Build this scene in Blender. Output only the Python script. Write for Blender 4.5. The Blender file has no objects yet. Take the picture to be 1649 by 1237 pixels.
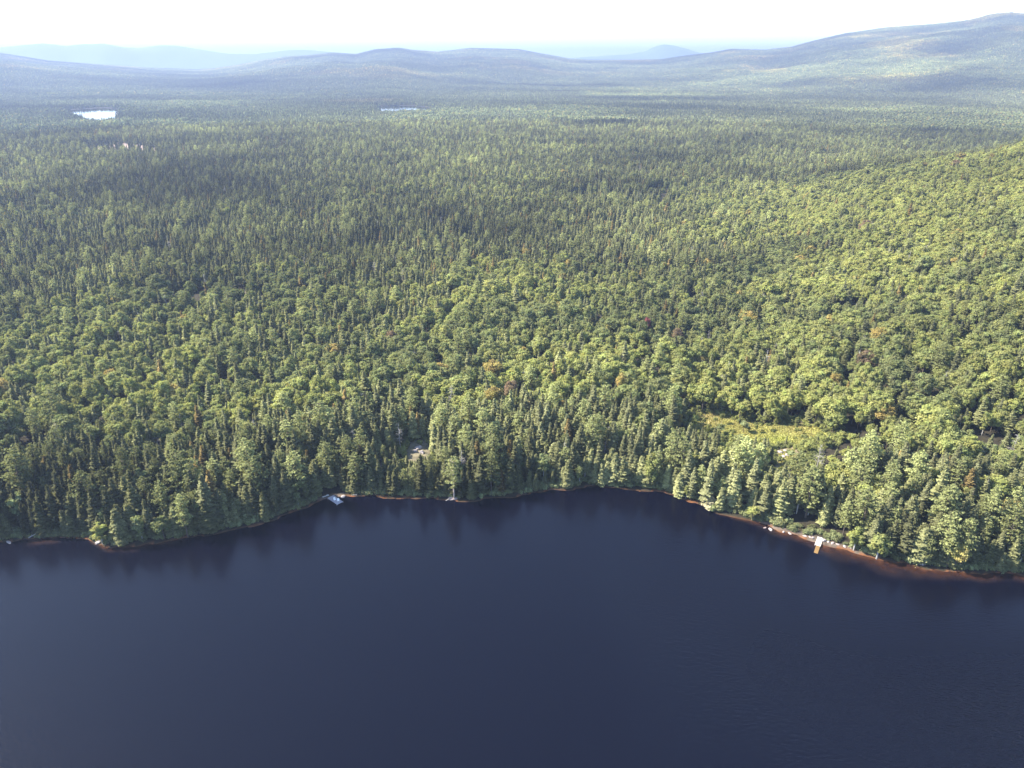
import bpy, math, random
import numpy as np
from mathutils import Vector

# ------------------------------------------------------------------ camera, sky, sun, exposure
scene = bpy.context.scene
COL = scene.collection
CAM_H = 120.0
PITCH = math.radians(24.49)
HFOV = math.radians(71.5)
PW, PH = 1649.0, 1237.0
FPX = (PW / 2) / math.tan(HFOV / 2)
SUN_ELEV = 43.0
SUN_AZ = -80.0            # degrees clockwise from +Y (negative: to the left)
EXPOSURE = 2.32

cam_d = bpy.data.cameras.new("camera")
cam = bpy.data.objects.new("camera", cam_d)
COL.objects.link(cam)
cam.location = (0, 0, CAM_H)
cam.rotation_euler = (math.pi / 2 - PITCH, 0, 0)
cam_d.sensor_width = 36.0
cam_d.lens = 18.0 / math.tan(HFOV / 2)
cam_d.clip_start = 1.0
cam_d.clip_end = 80000.0
scene.camera = cam

world = bpy.data.worlds.new("World")
scene.world = world
world.use_nodes = True
wn = world.node_tree.nodes
wl = world.node_tree.links
wn.clear()
w_out = wn.new("ShaderNodeOutputWorld")
w_bg = wn.new("ShaderNodeBackground")
w_sky = wn.new("ShaderNodeTexSky")
w_sky.sky_type = 'NISHITA'
w_sky.sun_disc = False
w_sky.sun_elevation = math.radians(SUN_ELEV)
w_sky.sun_rotation = math.radians(SUN_AZ)
w_sky.altitude = 300
w_sky.air_density = 1.0
w_sky.dust_density = 0.4
w_sky.ozone_density = 1.2
w_bg.inputs["Strength"].default_value = 0.125
wl.new(w_sky.outputs[0], w_bg.inputs[0])
wl.new(w_bg.outputs[0], w_out.inputs[0])

sun_d = bpy.data.lights.new("sun", 'SUN')
sun_d.energy = 5.0
sun_d.angle = math.radians(0.5)
sun_d.color = (1.0, 0.93, 0.81)
sun = bpy.data.objects.new("sun", sun_d)
COL.objects.link(sun)
_a, _e = math.radians(SUN_AZ), math.radians(SUN_ELEV)
to_sun = Vector((math.sin(_a) * math.cos(_e), math.cos(_a) * math.cos(_e), math.sin(_e)))
sun.rotation_euler = to_sun.to_track_quat('Z', 'Y').to_euler()
sun.location = (-300, 200, 400)

scene.view_settings.view_transform = 'Standard'
scene.view_settings.look = 'None'
scene.view_settings.exposure = EXPOSURE
scene.view_settings.gamma = 1.0
scene.cycles.max_bounces = 6
scene.cycles.diffuse_bounces = 3
scene.cycles.glossy_bounces = 2
scene.cycles.transmission_bounces = 3
scene.cycles.volume_bounces = 0
scene.cycles.use_denoising = True

# ------------------------------------------------------------------ geometry of the place
CP, SP = math.cos(PITCH), math.sin(PITCH)


def pix_dir(px, py):
    """world direction through a pixel of the 1649x1237 photograph"""
    u = (px - PW / 2) / FPX
    v = (PH / 2 - py) / FPX
    return u, CP + v * SP, -SP + v * CP


def at(px, py, z=0.0):
    x, y, w = pix_dir(px, py)
    t = (z - CAM_H) / w
    return (x * t, y * t, z)


def az_of(px, py):
    x, y, w = pix_dir(px, py)
    return math.atan2(x, y)


def project(P):
    """world points (n,3) -> photo pixels and forward depth"""
    x, y, z = P[:, 0], P[:, 1], P[:, 2] - CAM_H
    f = y * CP - z * SP
    up = y * SP + z * CP
    return PW / 2 + FPX * x / f, PH / 2 - FPX * up / f, f


def hash2(ix, iy, seed):
    h = (ix.astype(np.int64) * 374761393 + iy.astype(np.int64) * 668265263 + seed * 974711) & 0xFFFFFFFF
    h = ((h ^ (h >> 13)) * 1274126177) & 0xFFFFFFFF
    h = (h ^ (h >> 16)) & 0xFFFFFFFF
    return h / 4294967295.0


def vnoise(x, y, scale, seed=0):
    x = np.asarray(x, float) / scale
    y = np.asarray(y, float) / scale
    ix, iy = np.floor(x), np.floor(y)
    fx, fy = x - ix, y - iy
    fx = fx * fx * (3 - 2 * fx)
    fy = fy * fy * (3 - 2 * fy)
    a = hash2(ix, iy, seed); b = hash2(ix + 1, iy, seed)
    c = hash2(ix, iy + 1, seed); d = hash2(ix + 1, iy + 1, seed)
    return (a * (1 - fx) + b * fx) * (1 - fy) + (c * (1 - fx) + d * fx) * fy


def fbm(x, y, scale, octs=4, seed=0):
    s = 0; a = 1; t = 0
    for k in range(octs):
        s = s + a * vnoise(x, y, scale / 2 ** k, seed + k * 17)
        t += a
        a *= 0.5
    return s / t          # 0..1


def sstep(t):
    t = np.clip(t, 0, 1)
    return t * t * (3 - 2 * t)


SHORE_PX = [(-60, 868), (0, 872), (60, 868), (100, 866), (140, 868), (170, 878), (210, 877), (250, 873), (330, 862), (400, 848), (450, 835), (490, 818), (515, 806),
            (545, 801), (580, 798), (620, 800), (700, 803), (740, 806), (800, 801), (850, 795), (900, 788), (960, 783), (1000, 784), (1030, 790),
            (1050, 788), (1080, 797), (1120, 808), (1160, 824), (1210, 838), (1250, 852), (1310, 868), (1360, 883), (1420, 901), (1480, 911),
            (1530, 918), (1580, 922), (1649, 926), (1720, 930)]
SH = np.array([at(px, py) for px, py in SHORE_PX])
SH_AZ = np.arctan2(SH[:, 0], SH[:, 1])
SH_R = np.hypot(SH[:, 0], SH[:, 1])
# what the lake does beyond the frame: the shores run on forward of the camera
SH_AZ = np.concatenate([[-1.6, -1.2, -0.9], SH_AZ, [0.9, 1.2, 1.6]])
SH_R = np.concatenate([[330, 250, 205], SH_R, [182, 215, 300]])


def shore_r(az):
    return np.interp(az, SH_AZ, SH_R)


def shore_d(x, y):
    """metres inland from the waterline (negative: in the lake)"""
    az = np.arctan2(x, y)
    r = np.hypot(x, y)
    wob = (vnoise(x, y, 6.0, 91) - 0.5) * 2.2 + (vnoise(x, y, 2.2, 92) - 0.5) * 0.8
    return (r - shore_r(az)) * 0.9 + wob


RIDGE = [(-160, 60), (-60, 74), (0, 84.9), (76, 97), (152, 103), (243, 109), (318, 112), (345, 110), (379, 105), (424, 96), (470, 90), (500, 88.5), (536, 84.4),
         (573, 86.6), (605, 79), (642, 76.4), (664, 80), (704, 83), (733, 80), (758, 76.8), (784, 77.5), (835, 79), (878, 87), (918, 94), (955, 96),
         (1009, 96), (1064, 95), (1097, 90), (1148, 83.7), (1177, 78.5), (1232, 79.7), (1275, 75), (1312, 64.7), (1359, 53.5), (1432, 43),
         (1505, 38), (1559, 32), (1596, 22.6), (1625, 19), (1650, 21), (1720, 30), (1820, 25)]
FAR_A = [(-160, 80), (0, 76), (36, 72), (70, 69), (106, 73), (130, 70), (167, 70), (197, 75), (224, 76), (258, 71.5), (282, 72), (327, 79), (364, 85),
         (409, 86), (470, 79), (500, 79.5), (536, 83), (600, 92), (660, 100), (760, 104), (1820, 104)]
FAR_B = [(-160, 104), (850, 100), (937, 91), (1009, 86.5), (1038, 82), (1053, 74.6), (1068, 70), (1085, 72), (1105, 77), (1130, 85), (1180, 92), (1300, 100), (1820, 104)]
HILL = [(300, 330), (1150, 330), (1250, 298), (1330, 280), (1414, 264), (1468, 253), (1523, 243), (1596, 235), (1650, 220), (1720, 200), (1900, 180)]


def crest(pts, R, canopy):
    az, z = [], []
    for px, py in pts:
        x, y, w = pix_dir(px, py)
        az.append(math.atan2(x, y))
        z.append(CAM_H + R * w / math.hypot(x, y) - canopy)
    return np.array(az), np.array(z)


R_MAIN, R_FARA, R_FARB, R_HILL = 5200.0, 9400.0, 10200.0, 680.0
C_MAIN = crest(RIDGE, R_MAIN, 10)
C_FARA = crest(FAR_A, R_FARA, 8)
C_FARB = crest(FAR_B, R_FARB, 8)
C_HILL = crest(HILL, R_HILL, 15)

POND_Z = 9.6
POND_A = [at(*p, POND_Z)[:2] for p in [(118, 186), (136, 190), (146, 196), (158, 194), (170, 198), (184, 196), (188, 188), (187, 175), (160, 174), (140, 176), (112, 177)]]
POND_B = [at(*p, POND_Z)[:2] for p in [(612, 184), (650, 183), (692, 181), (694, 174), (660, 170), (614, 171)]]
MEADOW = [at(*p, 3.0)[:2] for p in [(1122, 664), (1150, 663), (1185, 676), (1225, 684), (1270, 690), (1316, 700), (1326, 712), (1296, 720), (1240, 715), (1190, 706), (1150, 698), (1114, 686)]]
LOT = [at(*p, 3.0)[:2] for p in [(1248, 726), (1282, 724), (1286, 738), (1288, 750), (1268, 758), (1248, 754)]]
OUTCROP = [at(*p, 2.5)[:2] for p in [(654, 716), (668, 708), (686, 708), (694, 722), (694, 740), (672, 750), (652, 740)]]
GAP_DARK = [at(*p, 3.0)[:2] for p in [(20, 716), (60, 700), (108, 722), (90, 742), (30, 742)]]
BOGS = [[at(*p, 10.0)[:2] for p in q] for q in (
    [(118, 238), (190, 228), (262, 238), (250, 252), (165, 254)],
    [(236, 396), (268, 386), (286, 396), (266, 416), (232, 416)],
    [(380, 458), (400, 452), (404, 462), (384, 468)],
    [(530, 166), (600, 163), (640, 164), (610, 168), (540, 169)],
)]
BEACH_AZ = (az_of(1215, 845), az_of(1420, 895))
DOCK_AZ = (az_of(512, 806), az_of(556, 801))


def poly_d(x, y, poly):
    """signed distance to a polygon: negative inside"""
    x = np.asarray(x, float); y = np.asarray(y, float)
    d = np.full(x.shape, 1e18)
    inside = np.zeros(x.shape, bool)
    n = len(poly)
    for i in range(n):
        ax, ay = poly[i]; bx, by = poly[(i + 1) % n]
        ex, ey = bx - ax, by - ay
        t = np.clip(((x - ax) * ex + (y - ay) * ey) / (ex * ex + ey * ey), 0, 1)
        d = np.minimum(d, (x - ax - t * ex) ** 2 + (y - ay - t * ey) ** 2)
        c = ((ay > y) != (by > y)) & (x < (bx - ax) * (y - ay) / (by - ay + 1e-12) + ax)
        inside ^= c
    d = np.sqrt(d)
    return np.where(inside, -d, d)


def height(x, y):
    x = np.asarray(x, float); y = np.asarray(y, float)
    az = np.arctan2(x, y)
    r = np.hypot(x, y)
    d = shore_d(x, y)
    land = 0.25 + 2.3 * sstep(d / 26) + 7.2 * sstep(d / 900)
    land += (fbm(x, y, 90, 3, 5) - 0.5) * 5.0 * sstep((d - 8) / 150)
    lake = -0.15 - 3.0 * np.clip(-d / 16, 0, 1)
    z = np.where(d > 0, land, np.where(d > -1, -0.15 + (d + 1) * 0.4, lake))
    # near hill on the right
    hz = np.interp(az, *C_HILL)
    up = np.clip((r - shore_r(az) - 10) / (R_HILL - shore_r(az) - 10), 0, 1)
    prof = np.where(r < R_HILL, up ** 0.9 * (1 - 0.22 * up) / 0.78, 1 - sstep((r - R_HILL) / 380))
    prof = np.clip(prof, 0, 1)
    z = np.where(d > 0, z + np.maximum(hz - 9.0, 0) * prof, z)
    z = np.where((d > 20) & (hz > 20), z + (fbm(x, y, 120, 3, 8) - 0.5) * 7 * prof * (1 - prof) * 4, z)
    # ponds lie in the flat valley floor
    flat = np.minimum(poly_d(x, y, POND_A), poly_d(x, y, POND_B))
    k = sstep((flat - 25) / 120)
    z = np.where(r > 1200, (POND_Z + 0.8) * (1 - k) + z * k, z)
    z = np.where((flat < 0), POND_Z - 1.5 * sstep(-flat / 6), z)

    # wooded ridges beyond
    def ridge(z, C, Rc, R0, R1, amp, seed, pw):
        zc = np.interp(az, *C)
        w0 = R0 * (1 + 0.22 * (fbm(az * 1000, az * 0 + 3, 160, 3, seed) - 0.5))
        t = np.clip((r - w0) / (Rc - w0), 0, 1)
        p = np.where(r < Rc, sstep(t) * 0.45 + 0.55 * t ** pw, 1 - sstep((r - Rc) / (R1 - Rc)))
        nz = (fbm(x, y, amp * 14, 5, seed + 3) - 0.5) * amp * 2.0
        body = z + (zc - z) * p + nz * np.clip(4 * p * (1 - p), 0, 1) * np.clip((zc - z) / 150, 0.25, 1.6)
        return np.where(r > w0, np.maximum(body, z), z)
    z = ridge(z, C_MAIN, R_MAIN, 2450.0, 8000.0, 60.0, 21, 1.35)
    z = ridge(z, C_FARA, R_FARA, 7800.0, 14000.0, 80.0, 31, 1.2)
    z = ridge(z, C_FARB, R_FARB, 8600.0, 15000.0, 70.0, 41, 1.2)
    return z


# ------------------------------------------------------------------ materials
def node_mat(name):
    m = bpy.data.materials.new(name)
    m.use_nodes = True
    nt = m.node_tree
    for n in list(nt.nodes):
        nt.nodes.remove(n)
    out = nt.nodes.new("ShaderNodeOutputMaterial")
    return m, nt, out


def foliage_material():
    m, nt, out = node_mat("foliage")
    N, L = nt.nodes.new, nt.links.new
    c = N("ShaderNodeAttribute"); c.attribute_name = "col"; c.attribute_type = 'GEOMETRY'
    t = N("ShaderNodeAttribute"); t.attribute_name = "tint"; t.attribute_type = 'INSTANCER'
    mul = N("ShaderNodeMix"); mul.data_type = 'RGBA'; mul.blend_type = 'MULTIPLY'; mul.inputs[0].default_value = 1
    L(c.outputs["Color"], mul.inputs[6]); L(t.outputs["Color"], mul.inputs[7])
    dif = N("ShaderNodeBsdfDiffuse")
    L(mul.outputs[2], dif.inputs["Color"])
    tr = N("ShaderNodeBsdfTranslucent")
    warm = N("ShaderNodeMix"); warm.data_type = 'RGBA'; warm.blend_type = 'MULTIPLY'; warm.inputs[0].default_value = 1
    L(mul.outputs[2], warm.inputs[6]); warm.inputs[7].default_value = (1.2, 1.12, 0.62, 1)
    L(warm.outputs[2], tr.inputs["Color"])
    mx = N("ShaderNodeMixShader"); mx.inputs[0].default_value = 0.36
    L(dif.outputs[0], mx.inputs[1]); L(tr.outputs[0], mx.inputs[2])
    L(mx.outputs[0], out.inputs["Surface"])
    return m


def simple_mat(name, col, rough=0.8, noise=None, var=0.3, bump=0.0, spec=0.3):
    m, nt, out = node_mat(name)
    N, L = nt.nodes.new, nt.links.new
    b = N("ShaderNodeBsdfPrincipled")
    b.inputs["Roughness"].default_value = rough
    b.inputs["Specular IOR Level"].default_value = spec
    tc = N("ShaderNodeTexCoord")
    nz = N("ShaderNodeTexNoise"); nz.inputs["Scale"].default_value = noise or 3.0; nz.inputs["Detail"].default_value = 5
    L(tc.outputs["Object"], nz.inputs["Vector"])
    mr = N("ShaderNodeMapRange"); mr.inputs[1].default_value = 0.3; mr.inputs[2].default_value = 0.7
    mr.inputs[3].default_value = 1 - var; mr.inputs[4].default_value = 1 + var
    L(nz.outputs["Fac"], mr.inputs[0])
    mx = N("ShaderNodeVectorMath"); mx.operation = 'SCALE'; mx.inputs[0].default_value = col[:3]
    L(mr.outputs[0], mx.inputs["Scale"])
    L(mx.outputs[0], b.inputs["Base Color"])
    if bump:
        bp = N("ShaderNodeBump"); bp.inputs["Strength"].default_value = bump; bp.inputs["Distance"].default_value = 0.1
        L(nz.outputs["Fac"], bp.inputs["Height"]); L(bp.outputs[0], b.inputs["Normal"])
    L(b.outputs[0], out.inputs["Surface"])
    return m


M_FOL = foliage_material()
M_BARK = simple_mat("bark", (0.075, 0.058, 0.045), 0.9, 4.0, 0.35)
M_BIRCH = simple_mat("birch_bark", (0.26, 0.25, 0.23), 0.8, 3.0, 0.3)
M_GREY = simple_mat("weathered_wood", (0.26, 0.24, 0.22), 0.85, 3.0, 0.3)
M_PALE = simple_mat("pale_trunk", (0.42, 0.33, 0.27), 0.85, 3.0, 0.2)
M_ROCK = simple_mat("granite", (0.22, 0.175, 0.16), 0.9, 2.0, 0.35, 0.6)
M_ROCKW = simple_mat("pale_granite", (0.25, 0.215, 0.2), 0.9, 2.0, 0.25, 0.6)
M_DOCK = simple_mat("sun_bleached_planks", (0.3, 0.28, 0.3), 0.8, 6.0, 0.2)
M_DOCKW = simple_mat("white_planks", (0.6, 0.58, 0.55), 0.7, 6.0, 0.1)
M_AMBER = simple_mat("amber_plank", (0.15, 0.09, 0.032), 0.6, 4.0, 0.2)
M_WHITE = simple_mat("white_paint", (0.85, 0.84, 0.82), 0.6, 4.0, 0.06)
M_ROOF = simple_mat("brown_shingles", (0.16, 0.1, 0.08), 0.9, 8.0, 0.3)
M_WALL = simple_mat("cream_boards", (0.55, 0.4, 0.27), 0.8, 3.0, 0.15)
M_GLASS = simple_mat("dark_glass", (0.02, 0.025, 0.03), 0.15, 2.0, 0.1, 0.0, 0.6)


def ground_material():
    m, nt, out = node_mat("forest_floor")
    N, L = nt.nodes.new, nt.links.new
    b = N("ShaderNodeBsdfPrincipled"); b.inputs["Roughness"].default_value = 0.95; b.inputs["Specular IOR Level"].default_value = 0.1
    at_ = N("ShaderNodeAttribute"); at_.attribute_name = "ground"; at_.attribute_type = 'GEOMETRY'
    geo = N("ShaderNodeNewGeometry")
    n1 = N("ShaderNodeTexNoise"); n1.inputs["Scale"].default_value = 0.6; n1.inputs["Detail"].default_value = 6
    L(geo.outputs["Position"], n1.inputs["Vector"])
    mr = N("ShaderNodeMapRange"); mr.inputs[1].default_value = 0.3; mr.inputs[2].default_value = 0.7; mr.inputs[3].default_value = 0.6; mr.inputs[4].default_value = 1.4
    L(n1.outputs["Fac"], mr.inputs[0])
    mx = N("ShaderNodeVectorMath"); mx.operation = 'SCALE'
    L(at_.outputs["Color"], mx.inputs[0]); L(mr.outputs[0], mx.inputs["Scale"])
    L(mx.outputs[0], b.inputs["Base Color"])
    L(b.outputs[0], out.inputs["Surface"])
    return m


def water_material(name="lake_water", rough=0.2, spec=0.25):
    m, nt, out = node_mat(name)
    N, L = nt.nodes.new, nt.links.new
    b = N("ShaderNodeBsdfPrincipled")
    b.inputs["IOR"].default_value = 1.333
    b.inputs["Roughness"].default_value = rough
    b.inputs["Specular IOR Level"].default_value = spec
    sh = N("ShaderNodeAttribute"); sh.attribute_name = "shallow"; sh.attribute_type = 'GEOMETRY'
    geo = N("ShaderNodeNewGeometry")
    # tea-coloured bottom showing through the shallows
    nz = N("ShaderNodeTexNoise"); nz.inputs["Scale"].default_value = 0.35; nz.inputs["Detail"].default_value = 4
    L(geo.outputs["Position"], nz.inputs["Vector"])
    mm = N("ShaderNodeMapRange"); mm.inputs[1].default_value = 0.3; mm.inputs[2].default_value = 0.7; mm.inputs[3].default_value = 0.55; mm.inputs[4].default_value = 1.25
    L(nz.outputs["Fac"], mm.inputs[0])
    ml = N("ShaderNodeMath"); ml.operation = 'MULTIPLY'; ml.use_clamp = True
    L(sh.outputs["Fac"], ml.inputs[0]); L(mm.outputs[0], ml.inputs[1])
    cr = N("ShaderNodeValToRGB")
    e = cr.color_ramp.elements
    e[0].position = 0.0; e[0].color = (0.0012, 0.0013, 0.0042, 1)
    e[1].position = 1.0; e[1].color = (0.055, 0.024, 0.012, 1)
    a = cr.color_ramp.elements.new(0.25); a.color = (0.008, 0.0055, 0.007, 1)
    a = cr.color_ramp.elements.new(0.6); a.color = (0.02, 0.009, 0.006, 1)
    L(ml.outputs[0], cr.inputs[0])
    L(cr.outputs[0], b.inputs["Base Color"])
    # ripples: calm by the wooded shore, a light breeze further out
    rp = N("ShaderNodeAttribute"); rp.attribute_name = "ripple"; rp.attribute_type = 'GEOMETRY'
    mp = N("ShaderNodeMapping"); mp.inputs["Rotation"].default_value = (0, 0, math.radians(28)); mp.inputs["Scale"].default_value = (1.0, 2.1, 1.0)
    L(geo.outputs["Position"], mp.inputs["Vector"])
    w1 = N("ShaderNodeTexNoise"); w1.inputs["Scale"].default_value = 0.8; w1.inputs["Detail"].default_value = 3; w1.inputs["Roughness"].default_value = 0.55
    L(mp.outputs[0], w1.inputs["Vector"])
    ra = N("ShaderNodeMath"); ra.operation = 'MULTIPLY_ADD'; ra.inputs[1].default_value = 0.06; ra.inputs[2].default_value = rough
    L(rp.outputs["Fac"], ra.inputs[0]); L(ra.outputs[0], b.inputs["Roughness"])
    hs = N("ShaderNodeMath"); hs.operation = 'MULTIPLY'
    L(w1.outputs["Fac"], hs.inputs[0]); L(rp.outputs["Fac"], hs.inputs[1])
    bp = N("ShaderNodeBump"); bp.inputs["Strength"].default_value = 1.0; bp.inputs["Distance"].default_value = 0.3
    L(hs.outputs[0], bp.inputs["Height"]); L(bp.outputs[0], b.inputs["Normal"])
    L(b.outputs[0], out.inputs["Surface"])
    return m


M_GROUND = ground_material()
M_WATER = water_material()
M_POND = water_material('pond_water', 0.05, 0.5)


# ------------------------------------------------------------------ mesh helpers
def mesh_from(name, V, F, mats, midx=None, attrs=(), smooth=False):
    """V (n,3); F list of (k,3|4) int arrays; attrs: (name, type, domain, data)"""
    me = bpy.data.meshes.new(name)
    V = np.asarray(V, np.float32)
    sizes = np.concatenate([np.full(len(f), f.shape[1]) for f in F if len(f)])
    idx = np.concatenate([f.ravel() for f in F if len(f)]).astype(np.int32)
    me.vertices.add(len(V)); me.vertices.foreach_set("co", V.ravel())
    me.loops.add(len(idx)); me.loops.foreach_set("vertex_index", idx)
    me.polygons.add(len(sizes))
    st = np.concatenate([[0], np.cumsum(sizes)[:-1]]).astype(np.int32)
    me.polygons.foreach_set("loop_start", st)
    for m in mats:
        me.materials.append(m)
    if midx is not None:
        me.polygons.foreach_set("material_index", np.asarray(midx, np.int32))
    me.polygons.foreach_set("use_smooth", np.full(len(sizes), smooth))
    for n, ty, dom, data in attrs:
        a = me.attributes.new(n, ty, dom)
        if ty == 'FLOAT_COLOR':
            d4 = np.ones((len(data), 4), np.float32); d4[:, :3] = data
            a.data.foreach_set("color", d4.ravel())
        elif ty == 'FLOAT_VECTOR':
            a.data.foreach_set("vector", np.asarray(data, np.float32).ravel())
        else:
            a.data.foreach_set("value", data)
    me.update(calc_edges=True)
    me.validate()
    return me


def link(name, me, parent=None):
    o = bpy.data.objects.new(name, me)
    COL.objects.link(o)
    if parent is not None:
        o.parent = parent
    return o


class Soup:
    """triangles with a colour each, in two materials (0 wood, 1 foliage)"""

    def __init__(self):
        self.v, self.c, self.m = [], [], []

    def tris(self, T, col, mat=1):
        T = np.asarray(T, float).reshape(-1, 3, 3)
        self.v.append(T)
        col = np.asarray(col, float)
        if col.ndim == 1:
            col = np.tile(col, (len(T), 1))
        self.c.append(col)
        self.m.append(np.full(len(T), mat))

    def quads(self, Q, col, mat=1):
        Q = np.asarray(Q, float).reshape(-1, 4, 3)
        col = np.asarray(col, float)
        if col.ndim == 1:
            col = np.tile(col, (len(Q), 1))
        self.tris(np.concatenate([Q[:, [0, 1, 2]], Q[:, [0, 2, 3]]]), np.concatenate([col, col]), mat)

    def stick(self, a, b, ra, rb, mat=0, n=6, col=(1, 1, 1)):
        a = np.asarray(a, float); b = np.asarray(b, float)
        d = b - a; d = d / (np.linalg.norm(d) + 1e-9)
        u = np.cross(d, [0.3, 0.9, 0.1]); u /= np.linalg.norm(u); w = np.cross(d, u)
        th = np.linspace(0, 2 * np.pi, n + 1)
        A = a + ra * (np.cos(th)[:, None] * u + np.sin(th)[:, None] * w)
        B = b + rb * (np.cos(th)[:, None] * u + np.sin(th)[:, None] * w)
        self.quads(np.stack([A[:-1], A[1:], B[1:], B[:-1]], 1), np.array(col, float), mat)

    def get(self, mat=None):
        v = np.concatenate(self.v); c = np.concatenate(self.c); m = np.concatenate(self.m)
        if mat is not None:
            k = m == mat
            v, c, m = v[k], c[k], m[k]
        return v, c, m

    def mesh(self, name, mats, mat=None):
        v, c, m = self.get(mat)
        n = len(v)
        mi = m if mat is None else np.zeros(n, int)
        return mesh_from(name, v.reshape(-1, 3), [np.arange(n * 3).reshape(-1, 3)], mats, mi, [("col", 'FLOAT_COLOR', 'FACE', c)])


def unit(v):
    return v / (np.linalg.norm(v, axis=-1, keepdims=True) + 1e-9)


def leafcards(rng, C, Nn, size, col, soup, jitter=0.6, aspect=1.0):
    """leaf-spray quads at C facing roughly Nn"""
    n = len(C)
    nn = unit(Nn + rng.normal(0, jitter, (n, 3)))
    u = unit(np.cross(nn, rng.normal(0, 1, (n, 3))))
    w = np.cross(nn, u)
    s = (size * rng.uniform(0.6, 1.35, n))[:, None]
    a = C + u * s + w * s * 0.12 * rng.normal(0, 1, (n, 1))
    b = C + w * s * aspect * rng.uniform(.5, 1, (n, 1))
    c = C - u * s * rng.uniform(.6, 1.1, (n, 1)) - nn * s * 0.25
    d = C - w * s * aspect * rng.uniform(.5, 1, (n, 1)) - nn * s * 0.2
    soup.quads(np.stack([a, b, c, d], 1), col)


def blob(rng, c, r, col, soup, nu=7, nv=5, mat=1, rough=0.25, zs=1.0):
    """a lumpy low-poly ball (inner mass of a crown)"""
    th = np.linspace(0, 2 * np.pi, nu + 1)[:-1]
    ph = np.linspace(0, np.pi, nv + 1)
    R = r * (1 + rng.uniform(-rough, rough, (nv + 1, nu)))
    P = np.stack([R * np.sin(ph)[:, None] * np.cos(th), R * np.sin(ph)[:, None] * np.sin(th), R * zs * np.cos(ph)[:, None] * np.ones_like(th)], -1) + c
    P[0] = P[0].mean(0); P[-1] = P[-1].mean(0)
    Q = []
    for i in range(nv):
        for j in range(nu):
            k = (j + 1) % nu
            Q.append([P[i, j], P[i + 1, j], P[i + 1, k], P[i, k]])
    Q = np.array(Q)
    soup.quads(Q, np.asarray(col) * rng.uniform(0.85, 1.15, (len(Q), 1)), mat)


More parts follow.
